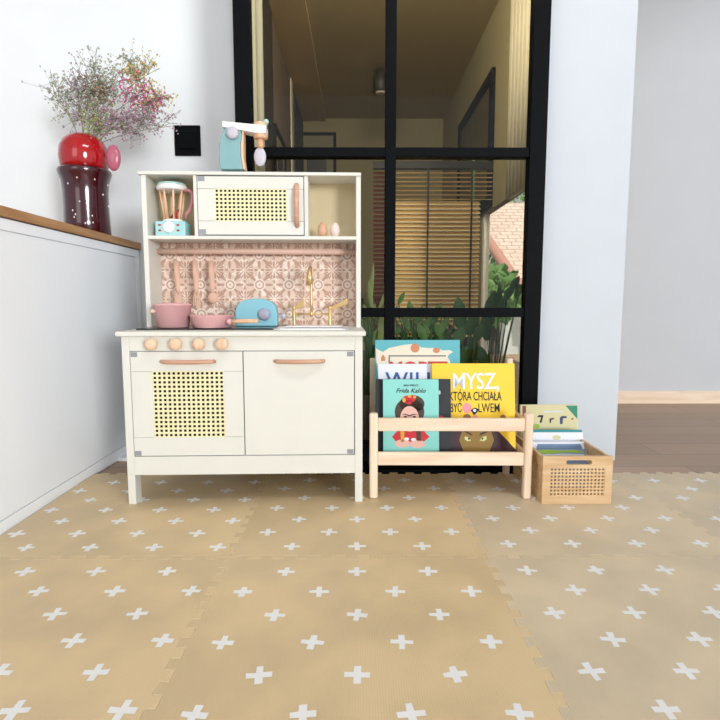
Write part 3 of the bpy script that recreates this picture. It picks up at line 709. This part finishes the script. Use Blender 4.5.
# tall blue book at the back
bk, c = mkbook(375.2, 459.8, 340, 1.688, .014, 'c_tealblue', 'tall teal blue picture book with cream map border and red title, rearmost in the rack')
art(bk, 'illustration_land', 'c_cream', [P_(c, [(375.8, 348), (378, 349.5), (383, 352), (389, 348), (396, 346.5), (403, 345), (410, 344.2), (416, 344), (421, 347.5), (428, 348), (436, 348), (443, 350.5), (450, 350), (453, 352), (449, 354.5), (447.5, 357), (449.5, 360), (452, 367), (453, 400), (380, 400), (376.5, 362)])])
art(bk, 'illustration_frame', 'c_grey', [P_(c, [(388.5, 355.2), (446, 355.2), (446, 356.6), (390, 356.6), (390, 364.5), (388.5, 364.5)])], 1)
art(bk, 'illustration_animal', 'c_orange', [ell(c, 415, 348, 4.6, 4.6, 12), ell(c, 436.4, 350.3, 3.6, 2.8, 12), P_(c, [(381, 361), (381, 357.5), (383, 354.5), (385.3, 357.5), (385, 361)])], 1)
ctext(bk, c, 'MOPET', 418, 368.2, .052, 'c_red', bold=.0018, sx=1.13)

# ------------------------------------------------------------------ crate with books
CX0, CX1, CY0, CY1, CH = .5385, .742, 1.523, 1.815, .1425
cr = empty('wooden_crate', ((CX0+CX1)/2, CY0, 0), 0, 'small pale wooden crate with woven cane sides holding board books', 'crate')
W2 = (CX1-CX0)/2; DD = CY1-CY0
def lattice(x0, x1, z0, z1, nx, nz, y, Mx=None, name='lattice_panel'):
    m = MB(); px_ = (x1-x0)/nx; pz = (z1-z0)/nz
    for i in range(nx+1): cx = x0+px_*i; m.box(cx-px_*.24, cx+px_*.24, y, y+.004, z0, z1, Mx)
    for i in range(nz+1): cz = z0+pz*i; m.box(x0, x1, y-.0005, y+.0035, cz-pz*.24, cz+pz*.24, Mx)
    return m.obj(name, 'crate', cr)
def slotted(y):   # top board with a grip slot
    p = rrect(-W2, W2, .108, CH, .002, 2); s0 = rrect(-.030, .022, .1185, .130, .0055, 6)
    m = MB()
    m.box(-W2, -.034, y, y+.009, .108, CH).box(.040, W2, y, y+.009, .108, CH).box(-.034, .040, y, y+.009, .108, .1175).box(-.034, .040, y, y+.009, .131, CH)
    for sx, cx in ((-1, -.034), (1, .040)):
        for zz, zc in ((1, .131), (-1, .1175)):
            cor = [(cx, zc)]+[(cx-sx*.0057*(1-math.sin(PI/2*i/5)), zc-zz*.0057*(1-math.cos(PI/2*i/5))) for i in range(6)]
            m.prism(cor, y, y+.009)
    return m.obj('grip_board', 'crate', cr)
for y in (0, DD-.009):
    slotted(y)
    m = MB().box(-W2, W2, y, y+.009, 0, .024).box(-W2, -W2+.022, y, y+.009, .024, .108).box(W2-.022, W2, y, y+.009, .024, .108).obj('end_frame', 'crate', cr, .0008)
    lattice(-W2+.022, W2-.022, .024, .108, 15, 8, y+.002)
for s in (-1, 1):
    xx = -W2 if s < 0 else W2-.009
    MB().box(xx, xx+.009, .009, DD-.009, .108, CH-.004).box(xx, xx+.009, .009, DD-.009, 0, .024).box(xx, xx+.009, .009, .03, .024, .108).box(xx, xx+.009, DD-.03, DD-.009, .024, .108).obj('side_frame', 'crate', cr, .0008)
    lattice(.03, DD-.03, .024, .108, 18, 8, 0, T((xx+.006, 0, 0)) @ Matrix.Rotation(PI/2, 4, 'Z'))
B('base', 'crate', (-W2+.009, W2-.009, .009, DD-.009, .002, .008), cr)
G2 = 'board books in the wooden crate'
def cbook(xl, xr, ytop, Yt, th, tlt, cover, label):
    """book in the crate: its top front edge passes the pixel row ytop at depth Yt; bottom rests on the crate base"""
    a = at(xl, ytop, Yt); b_ = at(xr, ytop, Yt); X = (a.x+b_.x)/2; w = b_.x-a.x
    h = (a.z-.010-th*math.sin(tlt)*0)/math.cos(tlt); Yb = Yt-h*math.sin(tlt)
    b = book(X, Yb, .0095, w, h, th, tlt, 0, cover, label, G2, 'board_book')
    def c(x, y):
        o = Vector((0, 0, CAMZ)); d = at(x, y, 1.)-o
        nrm = Vector((0, -math.cos(tlt), math.sin(tlt))); p0 = Vector((X, Yb, .0095))
        t = (p0-o).dot(nrm)/d.dot(nrm); p = o+d*t-p0
        return (p.x, p.y*math.sin(tlt)+p.z*math.cos(tlt))
    return b, c
bk, c = cbook(520.5, 578, 404.6, 1.795, .012, R(6), 'c_khaki', 'tall khaki board book with toucan heads and green corner, rearmost in the crate')
art(bk, 'illustration_corner', 'c_green', [P_(c, [(565.5, 405.6), (577.3, 405.6), (577.3, 419)])])
art(bk, 'illustration_bird', 'c_ink', [P_(c, [(537, 417), (539, 415), (543.5, 415.2), (541.5, 423), (539.4, 422.4), (541, 417.3)]), P_(c, [(549.5, 418.5), (553.5, 417.8), (554.3, 419.4), (551.4, 419.6), (550.8, 423), (549.6, 423)])])
art(bk, 'illustration_blue_bird', 'c_navy', [P_(c, [(560, 424), (559.8, 417.5), (562, 416), (566.5, 416.2), (566.8, 418), (563, 418.3), (562.5, 424)])])
art(bk, 'spine_strip', 'c_bark', [P_(c, [(522.3, 406), (526, 406), (526, 430), (522.3, 430)])])
art(bk, 'illustration_leaf', 'c_lgreen', [ell(c, 536, 426, 4, 2.2, 12)])
art(bk, 'illustration_dot', 'c_brown', [ell(c, 572.3, 418.8, 1.1, 1.1, 10)])
art(bk, 'title_band', 'c_pale', [P_(c, [(544, 411.2), (562.5, 410.6), (562.5, 412), (544, 412.6)])])
bk, c = cbook(529, 582, 429.6, 1.745, .018, R(14), 'c_teal2', 'teal edged board book with white cover, second from the back in the crate')
art(bk, 'cover_print', 'c_white', [P_(c, [(529.6, 432.3), (582.6, 432.3), (586, 470), (528, 470)])])
art(bk, 'illustration_badge', 'c_khaki', [ell(c, 556.5, 437.5, 4.2, 2.3, 16)], 1)
bk, c = cbook(531, 584, 441.6, 1.70, .012, R(18), 'c_white', 'white rounded board book with slate blue picture, in the middle of the crate')
art(bk, 'illustration_panel', 'c_slate', [P_(c, [(538, 444), (580, 444), (582, 447), (584, 470), (534, 470), (536.5, 447)])])
bk, c = cbook(537, 585.5, 449, 1.66, .014, R(22), 'c_slate', 'slate blue board book with green hill, foremost in the crate')
art(bk, 'illustration_hill', 'c_lgreen', [P_(c, [(538, 450), (548, 449.6), (560, 450.5), (575, 450), (584, 451.5), (584, 453), (565, 452.4), (548, 454), (540, 453)])])
art(bk, 'illustration_sea', 'c_pale', [P_(c, [(541, 454.5), (560, 453.5), (584, 454), (585.5, 459), (543, 459)])], 1)
art(bk, 'illustration_animal', 'c_ink', [P_(c, [(558, 458), (564, 455.8), (570, 457), (571, 459), (557, 459)])], 2)

# ------------------------------------------------------------------ room behind the glass, with the reflected blind and roof built as objects
M['bwall'] = mat('olive_wall_paint', srgb(150, 140, 104), .8, var=.03, scale=3)
M['bceil'] = mat('tan_ceiling_paint', srgb(176, 160, 120), .8, var=.03, scale=2)
M['cove'] = mat('pale_cove_paint', srgb(196, 172, 124), .8, var=.03, scale=2)
M['creamp'] = mat('cream_curtain', srgb(228, 223, 200), .8, var=.03, scale=3)
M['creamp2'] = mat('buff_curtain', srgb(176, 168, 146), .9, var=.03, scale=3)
M['brownp'] = mat('taupe_door', srgb(122, 104, 88), .7, var=.04, scale=8)
M['dark'] = mat('dark_frame', srgb(44, 38, 30), .5)
M['darkpic'] = mat('dark_picture', srgb(82, 72, 46), .4, var=.25, scale=7)
M['matp'] = mat('picture_mount', srgb(140, 132, 104), .7)
ZC = 2.53
struct(B('wall_far', 'bwall', (-1.3, 1.3, 6.0, 6.06, FL, ZC)))
struct(B('ceiling_rear', 'bceil', (-.33, 1.3, 2.07, 6.06, ZC, ZC+.05)))
struct(B('trim_3', 'cove', (-.62, -.33, 2.07, 6.0, ZC-.03, ZC+.05)))
struct(B('wall_rear_left', 'bwall', (-.66, -.60, 2.36, 6.0, FL, ZC)))
# right side wall with a terrace opening below the picture height
OY0, OY1, OZ1 = 2.84, 4.05, 1.22
m = MB().box(.92, .97, 2.07, OY0, FL, ZC).box(.92, .97, OY0, OY1, OZ1, ZC).box(.92, .97, OY1, 6.0, FL, ZC)
struct(m.obj('wall_rear_right', 'bwall'))
w2 = struct(empty('window_2', (.945, OY0, 0)))
B('frame', 'white', (-.02, .02, 0, .05, FL, OZ1), w2); B('frame', 'white', (-.02, .02, OY1-OY0-.04, OY1-OY0, FL, OZ1), w2)
B('glass_pane', 'glass', (-.003, .003, .05, OY1-OY0-.04, FL, OZ1), w2)
cu = MB()
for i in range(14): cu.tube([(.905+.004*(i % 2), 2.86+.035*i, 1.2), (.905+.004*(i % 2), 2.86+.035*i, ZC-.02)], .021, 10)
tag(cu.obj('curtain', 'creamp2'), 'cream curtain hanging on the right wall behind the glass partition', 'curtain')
# cream pilaster close behind the glass at the left
cl = MB()
for i in range(3): cl.tube([(-.408+.0235*i, 2.12, 1.0-.05), (-.408+.0235*i, 2.12, ZC-.05)], .0135, 10)
tag(cl.obj('curtain', 'creamp'), 'narrow cream curtain just behind the glass at the upper left', 'curtain')
# taupe door leaf on the left wall
x_ = -.598
dr = empty('door_1', (-.6, 3.2, 0)); dr['kind'] = 'structure'
B('door_leaf', 'brownp', (.002, .03, .6, 1.65, FL, 2.48), dr); B('door_jamb', 'creamp', (.002, .04, 1.65, 1.78, FL, 2.49), dr); B('door_jamb', 'dark', (.002, .04, .1, .6, FL, 2.49), dr)
B('doorway', 'dark', (.002, .03, 1.98, 2.78, FL, 2.49), dr)
def picture(name, loc, w, h, label, rz=0, inner='darkpic', fw=.02, mount=True):
    p = empty(name, loc, rz, label, 'picture')
    m = MB().box(-w/2, w/2, -.025, -.001, 0, fw).box(-w/2, w/2, -.025, -.001, h-fw, h).box(-w/2, -w/2+fw, -.025, -.001, fw, h-fw).box(w/2-fw, w/2, -.025, -.001, fw, h-fw)
    m.obj('frame', 'black', p)
    B('mount', 'matp' if mount else inner, (-w/2+fw, w/2-fw, -.012, -.004, fw, h-fw), p)
    if mount: B('print', inner, (-w/4, w/4, -.014, -.012, h*.25, h*.75), p)
    return p
picture('framed_picture', (.918, 4.36, 1.24), 1.22, .89, 'large dark framed picture on the right wall behind the glass', PI/2*-1, 'darkpic', .07, False)
a = at(316.5, 133, 5.99); picture('framed_picture', (a.x, 5.99, a.z-.62), .42, .62, 'framed picture with pale mount on the far wall, right of two', 0, 'dark', .03)
a = at(276, 133, 5.0); b_ = picture('framed_picture', (-.568, 4.05, 1.2), .55, .58, 'small framed picture on the taupe door behind the glass', PI/2, 'dark', .03)
a = at(380, 73, 4.7)
sp = empty('ceiling_spotlight', (.2, 4.75, ZC-.02), 0, 'small dark ceiling spotlight behind the glass partition', 'ceiling light')
MB().lathe([(.05, 0), (.062, -.005), (.068, -.17), (.06, -.175)], n=24).obj('housing', 'dark', sp)
MB().lathe([(.045, -.172), (.045, -.18), (.02, -.182)], n=20).obj('lens', 'creamp', sp)
# venetian blind, a reflection in the glass built as a real one
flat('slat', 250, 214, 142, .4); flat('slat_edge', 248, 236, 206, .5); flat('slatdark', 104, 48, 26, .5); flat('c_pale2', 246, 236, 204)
BY = 2.42; bz0, bz1 = .44, 1.16
zsplit = at(400, 200, BY).z-bz0
def blind(pa, pb, top, sm, label, edge=True, tapes=()):
    bx0 = at(pa, 250, BY).x; bx1 = at(pb, 250, BY).x; hw = (bx1-bx0)/2
    vb = empty('venetian_blind', ((bx0+bx1)/2, BY, bz0), 0, label, 'blind')
    m, sl2, ed = MB(), MB(), MB(); zz = bz0
    while zz < bz1:
        z = zz-bz0; low = z < zsplit or not edge; ang = R(35) if low else R(4)
        Mx = T((0, 0, z)) @ Matrix.Rotation(ang, 4, 'X')
        (m if low else sl2).box(-hw, hw+(0 if low else .05), -.0125, .0125, -.0006, .0006, Mx)
        if low and edge: ed.box(-hw, hw, -.0128, -.0085, -.0010, .0010, Mx)  # cream strips painted for the bright sky lines between slats
        zz += .0185
    m.obj('slats', sm, vb)
    if edge: sl2.obj('open_slats', sm, vb); ed.obj('slat_gap_lights', 'slat_edge', vb)
    B('head_rail', 'dark', (-hw, hw+(.05 if edge else 0), -.016, .016, bz1-bz0, bz1-bz0+.03), vb)
    for px_ in tapes:
        x = at(px_, 250, BY).x-(bx0+bx1)/2; MB().box(x-.004, x+.004, -.0165, -.0145, 0, bz1-bz0).obj('tape', 'dark', vb)
    return bx0, bx1
bx0, bx1 = blind(392, 479, 0, 'slat', 'golden wooden venetian blind, a reflection built behind the right panes', True, (427, 470))
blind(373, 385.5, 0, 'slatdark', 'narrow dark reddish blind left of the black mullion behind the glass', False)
sh = B('gap_light_sheet', 'c_pale2', (bx0, bx1, BY+.03, BY+.033, bz0, bz0+zsplit)); tag(sh, 'pale sheet added behind the golden blind to brighten its gaps', 'shade')  # added pale sheet, stands for bright sky showing between the slats
# plants behind the glass
flat('leaf', 84, 128, 62); flat('leafdark', 52, 96, 54); flat('leafpale', 140, 158, 96); flat('pot', 70, 64, 58); flat('soil', 40, 30, 24)
def leaf(m, base, tip, w, droop=0., n=6):
    base = Vector(base); tip = Vector(tip); d = tip-base; side = Vector((d.z, 0, -d.x)); side = side.normalized() if side.length > 1e-5 else Vector((1, 0, 0))
    rows = []
    for i in range(n+1):
        t = i/n; p = base+d*t+Vector((0, 0, -droop*t*t)); ww = w*math.sin(PI*min(1, .12+.88*t))**.8 if t < 1 else .0005
        rows.append((m.bm.verts.new(p-side*ww+Vector((0, .15*ww, 0))), m.bm.verts.new(p+Vector((0, -.1*w, 0))), m.bm.verts.new(p+side*ww+Vector((0, .15*ww, 0)))))
    for a, b_ in zip(rows, rows[1:]):
        for j in (0, 1):
            f = m.bm.faces.new((a[j], a[j+1], b_[j+1], b_[j])); f.smooth = True
def plant(X, Y, ph, leaves, m, label, name='potted_plant', stemr=.004, pr=.08):
    p = empty(name, (X, Y, FL), 0, label, 'plant', 'potted plants behind the glass')
    MB().lathe([(pr*.7, 0), (pr*.75, .003), (pr, ph), (pr*.92, ph), (pr*.9, ph-.02)], n=28).obj('pot', 'pot', p)
    MB().lathe([(pr*.9, 0), (pr*.9, .004)], (0, 0, ph-.02), 24).obj('soil', 'soil', p)
    st = MB(); lf = MB()
    for (bx, bz, tx, tz, w, dy) in leaves:
        st.tube([(bx*.2, 0, ph-.02), (bx*.6, dy*.5, (ph+bz)/2), (bx, dy, bz)], [stemr*1.4, stemr, stemr*.6], 6)
        leaf(lf, (bx, dy, bz), (tx, dy-.01, tz), w)
    st.obj('stem', 'leafdark', p); lf.obj('foliage', m, p)
rr = random.Random(9)
def from_px(L, X, Y):
    out = []
    for (x0, y0, x1, y1, w) in L:
        a = at(x0, y0, Y); b_ = at(x1, y1, Y); out.append((a.x-X, a.z-FL, b_.x-X, b_.z-FL, w, rr.uniform(-.03, .03)))
    return out
X = .035; plant(X, 2.25, .22, from_px([(366, 330, 374, 262, .012), (372, 330, 364, 290, .012), (376, 325, 388, 285, .012), (370, 335, 361, 318, .016), (378, 330, 388, 300, .012), (374, 345, 384, 322, .022), (368, 350, 378, 330, .028), (366, 360, 362, 336, .026), (378, 362, 386, 342, .024), (372, 310, 368, 280, .01)]+[(x_, y_, x_+rr.uniform(-6, 6), y_-rr.uniform(10, 18), .008) for x_ in range(364, 386, 5) for y_ in (318, 350)], X, 2.25), 'leafpale', 'spiky pale green plant behind the lower left pane', pr=.07)
X = .30; plant(X, 2.28, .22, from_px([(408, 330, 402, 312, .014), (412, 318, 408, 300, .016), (414, 325, 424, 308, .016), (420, 330, 430, 318, .02), (430, 330, 441, 303, .015), (436, 335, 448, 316, .018), (404, 338, 396, 322, .012), (442, 340, 434, 322, .018), (425, 340, 416, 322, .018), (398, 304, 404, 292, .010), (432, 316, 440, 304, .012), (450, 345, 444, 326, .018)]+[(x_+rr.uniform(-3, 3), y_, x_+rr.uniform(-8, 8), y_-rr.uniform(7, 13), .010) for x_ in range(398, 456, 5) for y_ in (318, 334, 350)], X, 2.28), 'leaf', 'leafy green plant in front of the golden blind')
X = .46; plant(X, 2.22, .22, from_px([(462, 330, 458, 296, .03), (468, 335, 476, 312, .026), (474, 340, 482, 322, .022), (455, 345, 462, 325, .026), (476, 360, 470, 335, .026), (458, 366, 466, 345, .028), (484, 366, 478, 345, .022)], X, 2.22), 'leafdark', 'broad leaved dark green plant behind the yellow book')
X = .62; plant(X, 2.45, .22, from_px([(488, 318, 494, 290, .028), (492, 325, 486, 300, .024), (498, 318, 506, 296, .022), (503, 300, 512, 284, .018), (512, 290, 520, 276, .018), (519, 288, 528, 292, .018), (500, 310, 500, 282, .014), (486, 340, 482, 312, .026), (523, 284, 516, 300, .016)], X, 2.45), 'leafdark', 'tall dark green plant in front of the terrace window', stemr=.003)
po = MB().tube([(.545, 2.6, FL), (.545, 2.6, 1.3)], .008, 8).obj('plant_stake', 'leafdark'); tag(po, 'thin green stake standing behind the glass beside the blind', 'stake')
# dark low sideboard behind
sb = empty('sideboard', (.25, 3.3, FL), 0, 'dark wooden sideboard in the room behind the glass', 'sideboard')
B('body', 'dark', (-.8, .42, -.2, .2, .06, .62), sb, .003); B('top', 'brownp', (-.82, .44, -.21, .21, .62, .65), sb, .002)
for x in (-.75, .36):
    for y in (-.16, .13): B('leg', 'dark', (x, x+.03, y, y+.03, 0, .06), sb)

# ------------------------------------------------------------------ outside, the reflected roof built as a house past the terrace window
def rooftiles():
    m, n, l, b = newmat('clay_roof_tiles'); b.inputs['Roughness'].default_value = .8
    tc = n.new('ShaderNodeTexCoord'); br = n.new('ShaderNodeTexBrick')
    br.inputs['Scale'].default_value = 1; br.inputs['Brick Width'].default_value = .22; br.inputs['Row Height'].default_value = .14
    br.inputs['Mortar Size'].default_value = .012; br.inputs['Color1'].default_value = srgb(222, 204, 198); br.inputs['Color2'].default_value = srgb(210, 190, 184); br.inputs['Mortar'].default_value = srgb(178, 150, 144)
    l.new(tc.outputs['Object'], br.inputs['Vector']); l.new(br.outputs['Color'], b.inputs['Base Color']); return m
M['roof'] = rooftiles(); M['ridge'] = mat('clay_ridge', srgb(190, 140, 132), .8)
M['render'] = mat('pale_render', srgb(200, 200, 202), .9, var=.03, scale=2)
M['lawn'] = mat('lawn', srgb(96, 116, 70), .9, var=.2, scale=2)
struct(B('ground', 'lawn', (1.5, 30, 6.5, 45, -4.2, -4.0)))
hs = empty('neighbour_house', (3.2, 9.0, -4.0), 0, 'neighbouring house with pinkish clay tile roof and pale wall standing in for its reflection', 'house')
E0 = at(500, 292, 8.5); ez = E0.z+4.0
B('wall', 'render', (-.75, 3.5, 0, 5, 0, ez), hs)
for x in (-.45, .2, .9): w_ = B('window', 'dark', (x, x+.35, -.03, .0, ez-1.0, ez-.5), hs); B('pane', 'white', (x+.03, x+.32, -.035, -.03, ez-.96, ez-.54), w_)
rf = MB(); L = 3.4; sl = math.atan2(at(500, 202, 11.4).z-E0.z, 2.9)
rf.prism([(-.62, 0), (4.2, 0), (4.2, L), (-1.05, L)], 0, .06, axis='z')
ro = rf.obj('roof', 'roof', hs); ro.location = (0, -.5, ez-.05); ro.rotation_euler = (sl, 0, 0)
rg_ = MB().tube([(-.62, 0, .06), (-1.05, L, .06)], .09, 10).obj('ridge_tiles', 'ridge', ro)
MB().tube([(-.62, -.04, -.02), (4.2, -.04, -.02)], .06, 8).obj('gutter', 'ridge', ro)
def tree(x, y, h, s, label):
    t = empty('tree', (x, y, -4.0), 0, label, 'tree', 'trees outside the window')
    MB().tube([(0, 0, 0), (.05, 0, h*.5), (0, 0, h*.9)], [.14, .1, .05], 8).obj('trunk', 'soil', t)
    m = MB(); r_ = random.Random(int(x*10))
    for i in range(900):
        a = r_.uniform(0, 2*PI); u = r_.uniform(-1, 1); rad = s*r_.uniform(.5, 1); c_ = math.sqrt(1-u*u)
        p = Vector((rad*c_*math.cos(a), rad*c_*math.sin(a), h*.85+rad*u*1.3)); d = Vector((r_.gauss(0, 1), r_.gauss(0, 1), r_.gauss(0, 1))).normalized()*.16
        leaf(m, p, p+d, .05, n=2)
    m.obj('crown', 'leaf', t)
tree(1.95, 7.7, 5.5, .30, 'green tree left of the neighbouring roof'); tree(4.6, 16, 7.5, 1.6, 'green tree above the neighbouring roof')

# ------------------------------------------------------------------ light
w = bpy.data.worlds.new('daylight'); S.world = w; w.use_nodes = True
w.node_tree.nodes['Background'].inputs[0].default_value = (.86, .93, 1, 1); w.node_tree.nodes['Background'].inputs[1].default_value = .8
def area(name, loc, target, sx, sy, power, col=(1, 1, 1)):
    d = bpy.data.lights.new(name, 'AREA'); d.shape = 'RECTANGLE'; d.size = sx; d.size_y = sy; d.energy = power; d.color = col
    o = bpy.data.objects.new(name, d); C.objects.link(o); o.location = loc
    o.rotation_euler = (Vector(target)-Vector(loc)).to_track_quat('-Z', 'Y').to_euler(); return o
area('left_window_daylight', (-1.9, -1.6, 1.9), (0, 1.9, .6), 1.4, 1.6, 14, (1, .99, .97))
area('ceiling_fill', (.35, .32, 2.77), (-.3, 1.9, .3), 1.1, .35, 23, (1, .99, .97))  # added fill under the ceiling, kept clear of the glass reflection
sl = bpy.data.lights.new('low_window_daylight', 'SUN'); sl.energy = 1.7; sl.angle = R(13); sl.color = (.97, .99, 1)  # distant lamp standing in for daylight from a tall window behind the camera
so2 = bpy.data.objects.new('low_window_daylight', sl); C.objects.link(so2); so2.rotation_euler = Vector((-.27, .43, -.05)).to_track_quat('-Z', 'Y').to_euler()
area('rear_room_fill', (.1, 2.25, 2.38), (.2, 5.0, 1.9), .9, .25, 34, (1, .94, .82))  # added fill hidden behind the header to brighten the dark rear room
sn = bpy.data.lights.new('sun', 'SUN'); sn.energy = 5.5; sn.angle = .02; so = bpy.data.objects.new('sun', sn); C.objects.link(so); so.rotation_euler = (R(32), 0, R(-12))
S.view_settings.view_transform = 'Standard'; S.view_settings.look = 'None'; S.view_settings.gamma = 1; S.view_settings.exposure = 0.0
